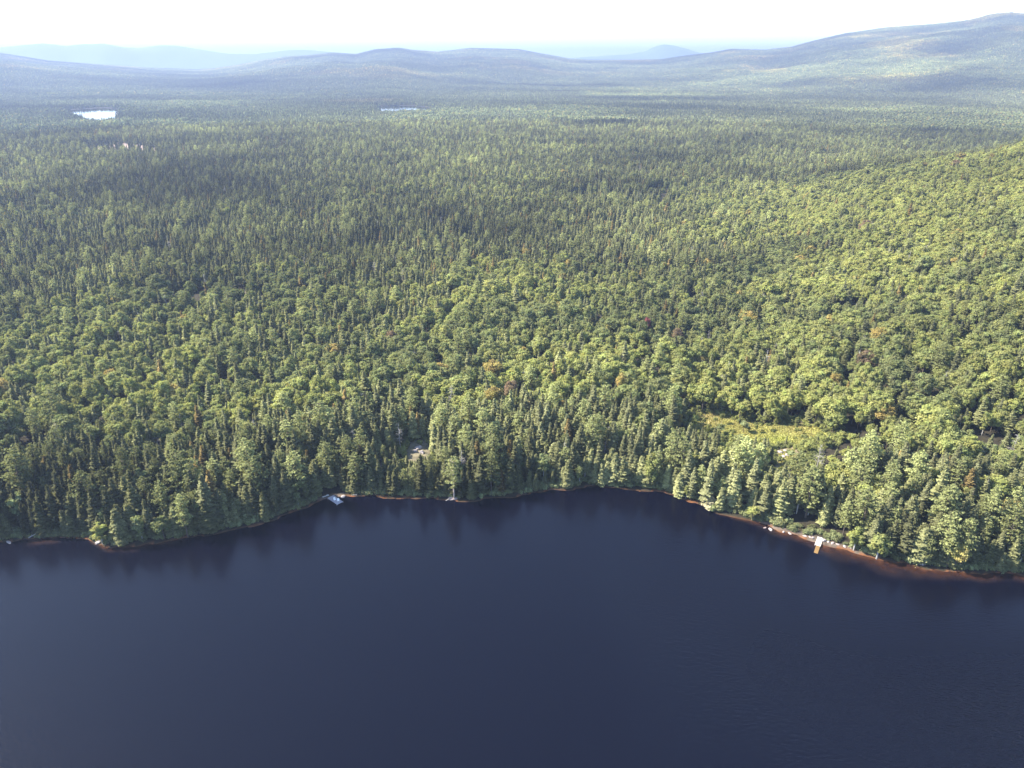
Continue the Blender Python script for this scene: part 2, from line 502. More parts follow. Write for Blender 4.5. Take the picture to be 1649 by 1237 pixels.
def conifer(seed, h, R, kind):
    """spruce / fir / cedar: whorls of drooping fronds round a tapered stem"""
    rng = np.random.default_rng(seed)
    s = Soup()
    s.stick((0, 0, -0.6), (0, 0, h * .55), 0.022 * h * .6, 0.011 * h, 0, 6)
    s.stick((0, 0, h * .55), (0, 0, h * .97), 0.011 * h, 0.02, 0, 5)
    z0 = {'spruce': 0.10, 'fir': 0.06, 'cedar': 0.03, 'open': 0.42}[kind] * h
    step = 0.46 if kind != 'cedar' else 0.4
    z = z0
    pw = {'spruce': 0.9, 'fir': 0.8, 'cedar': 0.55, 'open': 0.75}[kind]
    droop = {'spruce': 0.32, 'fir': 0.15, 'cedar': 0.35, 'open': 0.3}[kind]
    lean = rng.normal(0, 0.012, 2)
    lop = rng.uniform(0, 2 * np.pi)
    while z < h * 0.985:
        t = (z - z0) / (h - z0)
        rr = R * (1 - t) ** pw * rng.uniform(0.72, 1.12) + 0.1
        if t < 0.12:
            rr *= 0.75
        n = int(5 + 5 * (1 - t)) if kind != 'cedar' else int(7 + 6 * (1 - t))
        th = rng.uniform(0, 2 * np.pi) + np.arange(n) * 2 * np.pi / n + rng.normal(0, .25, n)
        ln = rr * rng.uniform(0.6, 1.15, n) * (1 + 0.16 * np.cos(th - lop))
        keep = rng.random(n) > (0.1 if kind != 'open' else 0.22)
        th, ln = th[keep], ln[keep]; n = len(th)
        if n:
            d = np.stack([np.cos(th), np.sin(th), 0 * th], 1)
            e = np.stack([-np.sin(th), np.cos(th), 0 * th], 1)
            o = np.array([lean[0] * z, lean[1] * z, z]) + np.zeros((n, 3))
            L = ln[:, None]
            wd = (0.2 + 0.3 * L) * rng.uniform(.8, 1.2, (n, 1))
            dr = droop * rng.uniform(.6, 1.4, (n, 1))
            up = np.array([0, 0, 1.0])
            base = o + d * L * 0.08 + up * .12
            mid = o + d * L * 0.6 - up * L * dr * .55
            tip = o + d * L - up * L * dr * (0.75 if kind != 'cedar' else 1.1)
            ml = mid + e * wd - up * wd * .35
            mrr = mid - e * wd - up * wd * .35
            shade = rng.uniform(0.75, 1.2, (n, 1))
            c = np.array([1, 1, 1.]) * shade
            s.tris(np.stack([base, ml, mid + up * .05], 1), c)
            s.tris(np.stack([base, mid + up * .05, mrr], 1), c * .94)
            s.tris(np.stack([mid + up * .05, ml, tip], 1), c * 1.35)  # frond ends lightened: light on the tips is put into the colour
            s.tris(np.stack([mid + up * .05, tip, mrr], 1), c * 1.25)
            # hanging twigs and side sprays
            for q in range(3):
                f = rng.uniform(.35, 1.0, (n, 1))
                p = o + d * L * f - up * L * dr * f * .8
                leafcards(rng, p + e * wd * rng.uniform(-1, 1, (n, 1)), d * .5 + up * .6, 0.2 + .1 * rr / R, c * (.75 + .75 * f) * rng.uniform(.85, 1.25, (n, 1)), s, .7)  # sprays pale outward: tip light and inner shade are in their colour
        z += step * rng.uniform(0.75, 1.25) * (0.7 + 0.5 * (1 - t))
    # inner mass of twigs to block light, inner shade put into its darker colour
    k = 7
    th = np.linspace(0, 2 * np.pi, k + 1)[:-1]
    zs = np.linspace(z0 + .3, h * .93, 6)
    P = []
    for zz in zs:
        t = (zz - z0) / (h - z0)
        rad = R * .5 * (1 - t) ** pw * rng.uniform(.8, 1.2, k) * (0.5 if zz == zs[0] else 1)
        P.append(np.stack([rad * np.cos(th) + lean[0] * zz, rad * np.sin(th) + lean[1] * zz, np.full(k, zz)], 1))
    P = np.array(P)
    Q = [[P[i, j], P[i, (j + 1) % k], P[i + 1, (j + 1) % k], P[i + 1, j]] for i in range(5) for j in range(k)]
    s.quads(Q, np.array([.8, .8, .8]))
    # leader
    s.quads([[(lean[0] * h - .12, lean[1] * h, h * .93), (lean[0] * h, lean[1] * h - .1, h * .93), (lean[0] * h + .12, lean[1] * h, h * .93), (lean[0] * h, lean[1] * h, h * 1.02)]], np.array([1.1, 1.1, 1.]))
    return s


def pine(seed, h, R):
    """white pine: flat plumes of long needles on near-level limbs"""
    rng = np.random.default_rng(seed)
    s = Soup()
    s.stick((0, 0, -0.6), (0.1, 0, h * .5), 0.28, 0.17, 0, 7)
    s.stick((0.1, 0, h * .5), (0, .1, h * .95), 0.17, 0.04, 0, 6)
    z = h * rng.uniform(.28, .36)
    z0 = z
    while z < h * .98:
        t = (z - z0) / (h - z0)
        n = rng.integers(3, 6)
        a0 = rng.uniform(0, 6.28)
        rr = R * (np.sin(np.clip(.35 + t * 2.5, 0, np.pi * .5)) * (1 - t) ** .65 + .12)
        for k in range(n):
            a = a0 + k * 6.28 / n + rng.normal(0, .3)
            L = rr * rng.uniform(.6, 1.2)
            d = np.array([math.cos(a), math.sin(a), rng.uniform(.0, .22)])
            p0 = np.array([0, 0, z]); p1 = p0 + d * L
            s.stick(p0, p1, .06, .02, 0, 4)
            m = max(3, int(L * 2.6))
            for q in range(m):
                f = .35 + .7 * (q + rng.random()) / m
                c = p0 + d * L * f + rng.normal(0, .28, 3) * [1, 1, .35]
                kk = 6
                C = c + rng.normal(0, 1, (kk, 3)) * [.42, .42, .13]
                N_ = np.tile([0, 0, 1.0], (kk, 1)) + unit(C - c) * .5
                leafcards(rng, C, N_, .30, np.array([1, 1, 1.]) * rng.uniform(.75, 1.25, (kk, 1)), s, .45)
        z += rng.uniform(.7, 1.25)
    C = np.array([0, 0, h]) + rng.normal(0, .3, (14, 3))
    leafcards(rng, C, C * 0 + [0, 0, 1.], .3, np.ones((14, 3)), s, .6)
    return s


def broadleaf(seed, h, R, kind='maple'):
    """a domed crown of many leafy boughs over a forked trunk"""
    rng = np.random.default_rng(seed)
    s = Soup()
    s.stick((0, 0, -0.6), (0, 0, h * .5), 0.02 * h * .8, 0.012 * h, 0, 6)
    cz = h - R * (1.05 if kind == 'maple' else 1.35)
    ry = R * 1.35
    if kind == 'maple':
        cz = h - R * 1.3
    if kind == 'birch':
        cz, ry = h * .54, h * .44
    nl = {'maple': 23, 'birch': 20, 'small': 9}[kind]
    pts = []
    tries = 0
    while len(pts) < nl and tries < 400:
        tries += 1
        v = unit(rng.normal(0, 1, 3))
        if v[2] < (-0.6 if kind != 'birch' else -0.9):
            continue
        p = v * rng.uniform(.45, .88) * [R, R, ry]
        if all(np.linalg.norm(p - q) > R * .42 for q in pts):
            pts.append(p)
    for p in pts:
        c = p + [0, 0, cz]
        lr = R * rng.uniform(.27, .46)
        if rng.random() < .5:
            s.stick((0, 0, h * .42), c, .09, .04, 0, 4)
        shade = rng.uniform(.84, 1.14) * np.array([1 + rng.uniform(-.06, .08), 1, 1 + rng.uniform(-.1, .1)])
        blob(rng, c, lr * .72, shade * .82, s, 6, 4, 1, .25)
        n = int(60 * (lr / 1.5) ** 1.6) + 24
        v = unit(rng.normal(0, 1, (n, 3)))
        v = v[(v @ unit(p + [0, 0, .5 * R])) > -0.55]
        v = np.concatenate([v, v[v[:, 2] > 0.2]])
        rad = lr * rng.uniform(.72, 1.2, (len(v), 1))
        C = c + v * rad * np.where(rng.random((len(v), 1)) < .14, 1.28, 1) * [1, 1, .85]
        leafcards(rng, C, v + [0, 0, .35], .26, shade * rng.uniform(.8, 1.22, (len(v), 1)), s, .5)
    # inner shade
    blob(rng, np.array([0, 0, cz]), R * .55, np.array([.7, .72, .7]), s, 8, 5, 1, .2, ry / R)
    return s


def snag(seed, h):
    rng = np.random.default_rng(seed)
    s = Soup()
    s.stick((0, 0, -.6), (0, 0, h * .6), .16, .1, 0, 6)
    s.stick((0, 0, h * .6), (rng.normal(0, .3), rng.normal(0, .3), h), .1, .02, 0, 5)
    for i in range(46):
        z = h * rng.uniform(.3, .97)
        a = rng.uniform(0, 6.28); L = (h - z) * .22 + rng.uniform(.3, 1.1)
        p = np.array([math.cos(a) * L, math.sin(a) * L, z + L * rng.uniform(-.2, .5)])
        s.stick((0, 0, z), p, .04, .012, 0, 3)
        s.stick(p * [.6, .6, 1], p * [.6, .6, 1] + rng.normal(0, .35, 3), .02, .008, 0, 3)
    return s


def shrub(seed, R, zs=.8):
    rng = np.random.default_rng(seed)
    s = Soup()
    for i in range(5):
        c = np.array([rng.uniform(-.5, .5) * R, rng.uniform(-.5, .5) * R, R * zs * rng.uniform(.3, .6)])
        lr = R * rng.uniform(.4, .6)
        sh = rng.uniform(.85, 1.15)
        s.stick((0, 0, -.2), c, .04, .02, 0, 4)
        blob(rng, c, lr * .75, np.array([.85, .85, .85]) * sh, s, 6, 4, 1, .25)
        v = unit(rng.normal(0, 1, (46, 3)))
        leafcards(rng, c + v * lr * rng.uniform(.8, 1.15, (46, 1)), v + [0, 0, .4], .2, sh * rng.uniform(.8, 1.2, (46, 1)) * np.ones((46, 3)), s, .5)
    return s


# low-poly trees for woodland patches far away
def far_conifer(rng, soup, x, y, z, h, R, col):
    k = 6
    tiers = 3
    for i in range(tiers):
        zb = z + h * (.12 + .27 * i)
        zt = z + h * min(1.0, .55 + .24 * i)
        rr = R * (1 - .27 * i)
        th = rng.uniform(0, 6.28) + np.arange(k) * 2 * np.pi / k
        rad = rr * rng.uniform(.6, 1.25, k)
        B = np.stack([x + rad * np.cos(th), y + rad * np.sin(th), zb + rng.uniform(-.5, .5, k)], 1)
        T = np.array([x, y, zt])
        soup.tris([[B[j], B[(j + 1) % k], T] for j in range(k)], col * rng.uniform(.75, 1.25, (k, 1)))


def far_broadleaf(rng, soup, x, y, z, h, R, col):
    for i in range(5):
        a = rng.uniform(0, 6.28)
        o = R * (.5 if i else 0)
        c = np.array([x + o * math.cos(a), y + o * math.sin(a), z + h - R * (.75 if i == 0 else rng.uniform(.8, 1.5))])
        blob(rng, c, R * rng.uniform(.5, .68), col * rng.uniform(.85, 1.15), soup, 6, 3, 1, .3)


C_SPRUCE = np.array([0.092, 0.094, 0.046])
C_FIR = np.array([0.116, 0.118, 0.053])
C_CEDAR = np.array([0.128, 0.130, 0.060])
C_PINE = np.array([0.170, 0.182, 0.074])
C_MAPLE = np.array([0.152, 0.170, 0.070])
C_LIME = np.array([0.220, 0.232, 0.074])
C_BIRCH = np.array([0.172, 0.194, 0.090])
C_DEEP = np.array([0.108, 0.120, 0.050])
C_GOLD = np.array([0.29, 0.235, 0.08])
C_RUST = np.array([0.17, 0.125, 0.075])


def patch(seed, S, sp, frac):
    rng = np.random.default_rng(seed)
    s = Soup()
    n = int(S / sp)
    f0 = S / n
    for i in range(n):
        for j in range(n):
            x = (i + rng.uniform(0, 1)) * f0 - S / 2
            y = (j + rng.uniform(0, 1)) * f0 - S / 2
            if rng.random() < frac:
                h = rng.uniform(5.5, 11) * (1.2 if rng.random() < .05 else 1)
                c = (C_SPRUCE if rng.random() < .6 else C_FIR if rng.random() < .6 else C_PINE * .85) * rng.uniform(.65, 1.45)
                far_conifer(rng, s, x, y, -1, h, h * rng.uniform(.12, .19) + .5, c)
            elif rng.random() < (sp / 3.9) ** 2 * 1.2:
                h = rng.uniform(7.5, 11.5)
                q = rng.random()
                c = C_MAPLE if q < .4 else C_DEEP if q < .65 else C_BIRCH if q < .82 else C_LIME if q < .95 else C_GOLD
                far_broadleaf(rng, s, x, y, -1, h, rng.uniform(1.6, 2.7), c * .82 * rng.uniform(.8, 1.25))
    return s


# ------------------------------------------------------------------ setting: ground, lake, ponds
def set_props(o, **kw):
    for k, v in kw.items():
        if v is not None:
            o[k] = v


def build_ground():
    azs = np.linspace(math.radians(-82), math.radians(82), 820)
    rs = np.concatenate([np.linspace(60, 170, 12)[:-1], np.arange(170, 262, 1.6), np.geomspace(263, 26000, 430)])
    A, Rr = np.meshgrid(azs, rs)
    X, Y = Rr * np.sin(A), Rr * np.cos(A)
    Z = height(X, Y)
    nr, na = A.shape
    i = np.arange((nr - 1) * na).reshape(nr - 1, na)[:, :-1].ravel()
    F = np.stack([i, i + 1, i + na + 1, i + na], 1)
    V = np.stack([X.ravel(), Y.ravel(), Z.ravel()], 1)
    x, y = X.ravel(), Y.ravel()
    r = Rr.ravel()
    col = np.tile([0.022, 0.019, 0.012], (len(V), 1))
    far = sstep((r - 5000) / 800)[:, None]
    nz = fbm(x, y, 700, 5, 77)[:, None]
    col = col * (1 - far) + far * (np.array([0.045, 0.065, 0.032]) * (0.6 + .8 * nz))
    d = shore_d(x, y)

    def paint(mask, c):
        m = np.clip(mask, 0, 1)[:, None]
        return col * (1 - m) + m * np.asarray(c)
    md = poly_d(x, y, MEADOW)
    patchy = fbm(x, y, 12, 3, 12)
    mc = np.array([0.22, 0.22, 0.06]) * (1 - sstep((patchy - .5) * 5)[:, None]) + np.array([0.26, 0.21, 0.11]) * sstep((patchy - .5) * 5)[:, None]
    m = sstep((3 - md) / 3)[:, None]; col = col * (1 - m) + m * mc
    col = paint(sstep((1.5 - poly_d(x, y, LOT)) / 3), (0.17, 0.14, 0.08))
    col = paint(sstep((1.5 - poly_d(x, y, OUTCROP)) / 3), (0.11, 0.095, 0.06))
    for b in BOGS:
        col = paint(sstep((8 - poly_d(x, y, b)) / 16), (0.24, 0.18, 0.145))
    az = A.ravel()
    beach = ((az > BEACH_AZ[0]) & (az < BEACH_AZ[1]) & (d > -1) & (d < 1.5 + 1.4 * (vnoise(x, y, 5, 4) - .5))) | ((az > DOCK_AZ[0]) & (az < DOCK_AZ[1]) & (d > -.5) & (d < 1.2))
    col = paint(beach * 1.0, (0.085, 0.066, 0.05))
    col = paint(((d < -.5)) * 1.0, (0.12, 0.05, 0.02))
    me = mesh_from("ground", V, [F], [M_GROUND], attrs=[("ground", 'FLOAT_COLOR', 'POINT', col)], smooth=True)
    o = link("ground", me)
    set_props(o, kind="structure", label="forest floor, valley and wooded ridges running to the horizon")
    return o


def build_water():
    azs = np.linspace(math.radians(-89), math.radians(89), 640)
    t = np.concatenate([np.linspace(0, .6, 30)[:-1], np.linspace(.6, .9, 40)[:-1], np.linspace(.9, 1.04, 60)])
    A, T = np.meshgrid(azs, t)
    Rs = shore_r(A)
    Rr = 2 + (Rs - 2) * T
    X, Y = Rr * np.sin(A), Rr * np.cos(A)
    nr, na = A.shape
    i = np.arange((nr - 1) * na).reshape(nr - 1, na)[:, :-1].ravel()
    F = np.stack([i, i + 1, i + na + 1, i + na], 1)
    x, y = X.ravel(), Y.ravel()
    d = shore_d(x, y)
    px, py, f = project(np.stack([x, y, 0 * x], 1))
    az = A.ravel()
    # how wide the sandy shelf is along the shore
    a = lambda p: az_of(p, 880)
    keys = [(-80, 2.5), (0, .5), (40, .6), (50, 6), (95, 6), (102, .8), (140, 1), (165, 4.5), (280, 4.5), (320, .8), (480, .4), (540, .4), (620, .6), (900, .5), (1050, .5), (1130, 1.2), (1240, 4), (1330, 8), (1400, 9), (1520, 8), (1649, 6), (1720, 6)]
    wv = np.interp(az, [a(k) for k, _ in keys], [v for _, v in keys])
    shallow = np.clip(1 - (-d) / (wv * .75), 0, 1) ** 1.2
    shallow = np.where(wv < 1.7, shallow * .5, shallow)
    # breeze: calm lee under the trees, ruffled further out and to the east
    rip = 0.10 + 0.2 * sstep((-d - 12) / 70) + 1.9 * sstep((x - 20 + (fbm(x, y, 60, 3, 3) - .5) * 80) / 90) * sstep((-d - 12) / 40)
    rip *= 0.75 + .5 * fbm(x, y, 35, 3, 9)
    back_x = [-9000, 9000, 9000, -9000]
    V = np.stack([x, y, 0 * x], 1)
    n0 = len(V)
    # lake behind the camera
    V = np.concatenate([V, [[-9000, -9000, 0], [9000, -9000, 0], [9000, 0.0, 0], [-9000, 0.0, 0]]])
    Fb = np.array([[n0, n0 + 1, n0 + 2, n0 + 3]])
    shallow = np.concatenate([shallow, np.zeros(4)]).astype(np.float32)
    rip = np.concatenate([rip, np.full(4, .6)]).astype(np.float32)
    me = mesh_from("lake", V, [F, Fb], [M_WATER], attrs=[("shallow", 'FLOAT', 'POINT', shallow), ("ripple", 'FLOAT', 'POINT', rip)], smooth=True)
    o = link("water", me)
    set_props(o, kind="structure", label="dark blue lake, tea brown in its shallows")
    for k, P in enumerate((POND_A, POND_B)):
        # grow the sheet a little so that the banks cut it
        c = np.mean(P, 0)
        V = np.array([[c[0] + (p[0] - c[0]) * 1.03, c[1] + (p[1] - c[1]) * 1.05, POND_Z] for p in P] + [[c[0], c[1], POND_Z]])
        n = len(P)
        F = np.array([[i, (i + 1) % n, n] for i in range(n)])
        F = F[:, ::-1] if np.cross(V[1, :2] - V[0, :2], V[n, :2] - V[0, :2]) < 0 else F
        me = mesh_from("pond", V, [F], [M_POND], attrs=[("shallow", 'FLOAT', 'POINT', np.zeros(n + 1, np.float32)), ("ripple", 'FLOAT', 'POINT', np.full(n + 1, .02, np.float32))])
        o = link("water", me)
        set_props(o, kind="structure", label="bright far pond set among the spruces" if k == 0 else "thin far pond in the middle of the valley")


build_ground()
build_water()

# ------------------------------------------------------------------ tree prototypes
PROTO = []           # (name, soup, species, height, radius)


def add_proto(species, soup, h, R, wood):
    PROTO.append(dict(sp=species, soup=soup, h=h, R=R, wood=wood))
    return len(PROTO) - 1


SPEC = {}
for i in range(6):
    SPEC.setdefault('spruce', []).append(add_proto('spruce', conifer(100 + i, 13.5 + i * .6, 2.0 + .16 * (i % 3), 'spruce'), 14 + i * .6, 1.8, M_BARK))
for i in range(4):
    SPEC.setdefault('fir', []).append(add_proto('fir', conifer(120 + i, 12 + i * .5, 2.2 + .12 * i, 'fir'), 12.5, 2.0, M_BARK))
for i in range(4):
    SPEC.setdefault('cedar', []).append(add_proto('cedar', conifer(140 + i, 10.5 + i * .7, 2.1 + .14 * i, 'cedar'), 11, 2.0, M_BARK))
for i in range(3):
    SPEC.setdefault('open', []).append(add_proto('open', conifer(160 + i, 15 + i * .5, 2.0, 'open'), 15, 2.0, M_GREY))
for i in range(4):
    SPEC.setdefault('pine', []).append(add_proto('pine', pine(180 + i, 17 + i * .7, 3.4 + .25 * (i % 3)), 18, 3.6, M_BARK))
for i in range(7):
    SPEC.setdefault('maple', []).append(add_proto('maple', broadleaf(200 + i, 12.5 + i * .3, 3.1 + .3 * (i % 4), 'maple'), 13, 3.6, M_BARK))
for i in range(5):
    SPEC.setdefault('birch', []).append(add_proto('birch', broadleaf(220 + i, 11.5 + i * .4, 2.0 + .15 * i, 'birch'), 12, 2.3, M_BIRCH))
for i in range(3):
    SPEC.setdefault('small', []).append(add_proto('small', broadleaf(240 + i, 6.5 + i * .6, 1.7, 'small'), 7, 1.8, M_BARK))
for i in range(3):
    SPEC.setdefault('snag', []).append(add_proto('snag', snag(260 + i, 12 + i), 12, 1.0, M_GREY))
for i in range(4):
    SPEC.setdefault('shrub', []).append(add_proto('shrub', shrub(280 + i, 1.3 + .15 * i), 2, 1.3, M_BARK))
# patches: [conifer, mixed, broadleaf] x size
for S, tag in ((28.0, 's'), (52.0, 'l')):
    for f, nm in ((.93, 'c'), (.6, 'm'), (.12, 'b')):
        for i in range(4):
            sp = 2.7 if tag == 's' else 3.3
            SPEC.setdefault('patch_' + nm + tag, []).append(add_proto('patch', patch(int(300 + S * 10 + f * 100 + i), S * 1.06, sp, f), 14, S / 2, M_BARK))

lib = bpy.data.collections.new("woodland_library")     # data only: shapes drawn by the woodland
for i, p in enumerate(PROTO):
    me = p['soup'].mesh("tree_shape_%03d" % i, [p['wood'], M_FOL])
    o = bpy.data.objects.new("a%03d_tree_shape" % i, me)
    lib.objects.link(o)
    p['mesh'] = me

# ------------------------------------------------------------------ where trees stand
TINTS = {'spruce': C_SPRUCE, 'fir': C_FIR, 'cedar': C_CEDAR, 'open': C_FIR, 'pine': C_PINE, 'maple': C_MAPLE, 'birch': C_BIRCH, 'small': C_LIME, 'snag': np.array([.2, .19, .17]), 'shrub': C_CEDAR}
rng = np.random.default_rng(7)


def open_ground(x, y):
    """true where trees may stand"""
    ok = np.minimum.reduce([poly_d(x, y, MEADOW), poly_d(x, y, LOT) - .5, poly_d(x, y, OUTCROP)]) > 1.0
    ok &= (poly_d(x, y, GAP_DARK) > 0) | (hash2(np.floor(x * 7), np.floor(y * 7), 5) > .85)
    for b in BOGS:
        ok &= (poly_d(x, y, b) > 0) | (hash2(np.floor(x * 5), np.floor(y * 5), 3) > .93)
    gap = fbm(x * .6, y, 46, 3, 97)
    rr_ = np.hypot(x, y)
    ok &= ~((gap > .70) & (rr_ > 300)) | (hash2(np.floor(x * 6), np.floor(y * 6), 8) > .8)
    return ok


def polar_ok(x, y, r0, r1, a):
    r = np.hypot(x, y); az = np.abs(np.arctan2(x, y))
    return (r >= r0) & (r < r1) & (az < a)


R_TREES = 1400.0
sp = 2.3
gx = np.arange(-1060, 1060, sp); gy = np.arange(110, R_TREES, sp)
GX, GY = np.meshgrid(gx, gy)
x = (GX + rng.uniform(-.5, .5, GX.shape) * sp).ravel()
y = (GY + rng.uniform(-.5, .5, GX.shape) * sp).ravel()
k = polar_ok(x, y, 150, R_TREES, math.radians(50))
x, y = x[k], y[k]
d = shore_d(x, y)
k = (d > .7) & open_ground(x, y)
x, y, d = x[k], y[k], d[k]
azx = np.arctan2(x, y)
# fewer trees right behind the beach and the dock: bare trunks and needle litter show there
thin = ((azx > BEACH_AZ[0]) & (azx < BEACH_AZ[1] - .03) & (d < 7)) | ((azx > DOCK_AZ[0]) & (azx < DOCK_AZ[1]) & (d < 5))
k = ~thin | ((rng.random(len(x)) < .4) & (d > 3.5))
x, y, d, azx = x[k], y[k], d[k], azx[k]
n = len(x)
r = np.hypot(x, y)
# share of conifers
n1 = fbm(x, y, 70, 3, 61); n2 = fbm(x, y, 260, 3, 62)
right = sstep((azx - 0.12) / 0.45)
big_ = fbm(x * .55, y, 150, 4, 66)
cf = 0.10 + 0.80 * (1 - sstep((d - 26) / 22))
left_con = sstep((r - 370) / 120) * (1 - right)
cf = np.maximum(cf, 1.15 * left_con)
cf += (fbm(x * .45, y, 110, 3, 64) - .5) * 1.5 * (d > 50) + (n1 - .5) * 1.5 + (n2 - .5) * 1.1 * (d > 60)
cf = np.where(right > .3, cf - .12 * right, cf)
cf = np.where((r > 640) & (right < .5), np.maximum(cf, .62 + (big_ - .5) * 1.6), cf)
cf = np.where(r > R_HILL + 60, np.maximum(cf, .88), cf)
cf = np.where(d < 15, np.maximum(cf, .96), cf)
con = rng.random(n) < np.clip(cf, .12, .97)
# broadleaf crowns are wider: thin them out
u = rng.random(n)
keep = con | (u < .38)
x, y, d, azx, r, con = [a[keep] for a in (x, y, d, azx, r, con)]
n = len(x)
q = rng.random(n); q2 = rng.random(n)
species = np.empty(n, object)
nearshore = d < 22
for i in range(n):
    if con[i]:
        if nearshore[i]:
            s_ = 'spruce' if q[i] < .38 else 'cedar' if q[i] < .64 else 'fir' if q[i] < .80 else 'pine' if q[i] < .88 else 'open' if q[i] < .93 else 'birch' if q[i] < .98 else 'snag'
        else:
            s_ = 'spruce' if q[i] < .55 else 'fir' if q[i] < .84 else 'pine' if q[i] < .9 else 'cedar' if q[i] < .96 else 'open' if q[i] < .985 else 'snag'
    else:
        s_ = 'maple' if q[i] < .68 else 'birch' if q[i] < .93 else 'small' if q[i] < .985 else 'snag'
    species[i] = s_
scl = rng.uniform(.46, .86, n) * np.where(rng.random(n) < .04, 1.2, 1)
scl *= np.where((d < 28) & con, 1.2, 1.0)
scl *= .92 + .25 * (fbm(x, y, 40, 2, 33) - .3)
edge = np.clip(d / 5, 0, 1)
for P_, reach in ((MEADOW, 24), (LOT, 15), (OUTCROP, 13)):
    c_y = np.mean([p_[1] for p_ in P_])
    pd_ = poly_d(x, y, P_)
    front = poly_d(x, y + 7, P_) < pd_
    scl = np.where(front & (pd_ < reach), scl * (.28 + .5 * np.clip(pd_ / reach, 0, 1)), scl)
scl *= np.where(d < 3.5, rng.uniform(.55, 1.05, n), 1)
wide = scl * rng.uniform(.85, 1.2, n) * np.where(np.isin(species, ['spruce', 'fir', 'open']), 1.5, np.where(species == 'cedar', 1.25, np.where(con, 1.05, rng.uniform(.74, 1.28, n))))
wide = np.where(np.isin(species, ['maple']) & (right[keep] > .5), wide * 1.12, wide)
stand = fbm(x, y, 45, 3, 71)
big = fbm(x, y, 170, 3, 73)
tint = np.zeros((n, 3))
tone = np.zeros(n, object)
for i in range(n):
    b = TINTS[species[i]].copy()
    w = rng.random()
    st = stand[i]
    t = ''
    if species[i] in ('maple', 'birch', 'small'):
        rgt = right[keep][i] if False else sstep((azx[i] - .05) / .4)
        yel = np.clip((st - .40) * 3.0 + .38 * rgt + (big[i] - .5) * 1.2 + rng.normal(0, .22), 0, 1)
        b = b * (1 - yel) + C_LIME * yel
        t = 'lime green' if yel > .6 else 'mid green' if yel > .2 else 'deep green'
        if yel < .15:
            b = b * .5 + C_DEEP * .5
        if w < .012:
            b = C_GOLD * rng.uniform(.75, 1.1); t = 'golden'
        elif w < .014 and d[i] > 30:
            b = C_RUST * rng.uniform(.8, 1.2); t = 'rusty red'
    elif species[i] == 'snag':
        t = 'bare grey'
    else:
        g = rng.uniform(.78, 1.28)
        b = b * g * (.5 + 1.05 * st) * (.2 + 1.65 * big[i])
        t = 'dark green' if g < .95 else 'mid green' if g < 1.12 else 'pale green'
        if species[i] == 'spruce' and rng.random() < .05:
            b = b * np.array([1.5, 1.1, .9]); t = 'brownish'
        if species[i] == 'pine':
            t = 'yellow green'
    if species[i] in ('maple', 'birch', 'small'):
        b = b * (.62 + .8 * big[i])
    tint[i] = b * rng.uniform(.84, 1.18)
    tone[i] = t
zg = height(x, y)
var = np.array([SPEC[s_][int(v * len(SPEC[s_]))] for s_, v in zip(species, q2)])
rot = np.zeros((n, 3)); rot[:, 2] = rng.uniform(0, 6.28, n)
rot[:, :2] = rng.normal(0, .03, (n, 2))
SC = np.stack([wide, wide, scl], 1)

# the trees that show largest are objects of their own
tops = np.stack([x, y, zg + 8], 1)
px, py, fd = project(tops)
inside = (px > -8) & (px < PW + 8) & (py > 0) & (py < PH) & (fd > 0)
vis = np.where(d < 3.2, 1.0, np.where(d < 6.5, .72, np.where(d < 10, .5, .33)))
hgt = np.array([PROTO[v]['h'] * s_ for v, s_ in zip(var, scl)])
wid = np.array([PROTO[v]['R'] * s_ for v, s_ in zip(var, wide)])
score = vis * hgt * wid / (fd ** 2) * inside * np.where(species == 'snag', 2.0, 1)
order = np.argsort(-score)
N_IND = 290
ind = np.zeros(n, bool); ind[order[:N_IND]] = True
TREES = [dict(x=x[i], y=y[i], z=zg[i], v=int(var[i]), rot=rot[i].copy(), sc=SC[i].copy(), tint=tint[i].copy(), sp=species[i], tone=tone[i], d=float(d[i]), px=float(px[i])) for i in np.where(ind)[0]]
rest = ~ind
S_pos = [np.stack([x, y, zg], 1)[rest]]
S_var = [var[rest]]; S_rot = [rot[rest]]; S_sc = [SC[rest]]; S_tint = [tint[rest]]

# low bushes that fringe the waterline (one mass)
m = 1500
fa = rng.uniform(math.radians(-48), math.radians(48), m)
fr = shore_r(fa) + rng.uniform(.2, 4.5, m) ** 1.0 + 0.8
fx, fy = fr * np.sin(fa), fr * np.cos(fa)
fd_ = shore_d(fx, fy)
kk = (fd_ > .4) & (fd_ < 4.5) & ~((fa > BEACH_AZ[0]) & (fa < BEACH_AZ[1]) & (rng.random(m) < .6)) & ~((fa > DOCK_AZ[0]) & (fa < DOCK_AZ[1]))
fx, fy = fx[kk], fy[kk]
m = len(fx)
bush = dict(pos=np.stack([fx, fy, height(fx, fy) - .1], 1), var=np.array([SPEC['shrub'][int(v * 4)] for v in rng.random(m)]),
            rot=np.stack([0 * fx, 0 * fx, rng.uniform(0, 6.28, m)], 1), sc=np.tile(rng.uniform(.45, 1.15, m)[:, None], (1, 3)) * [1, 1, 1.1],
            tint=(C_FIR + (C_BIRCH - C_FIR) * rng.random((m, 1))) * rng.uniform(.8, 1.3, (m, 1)))

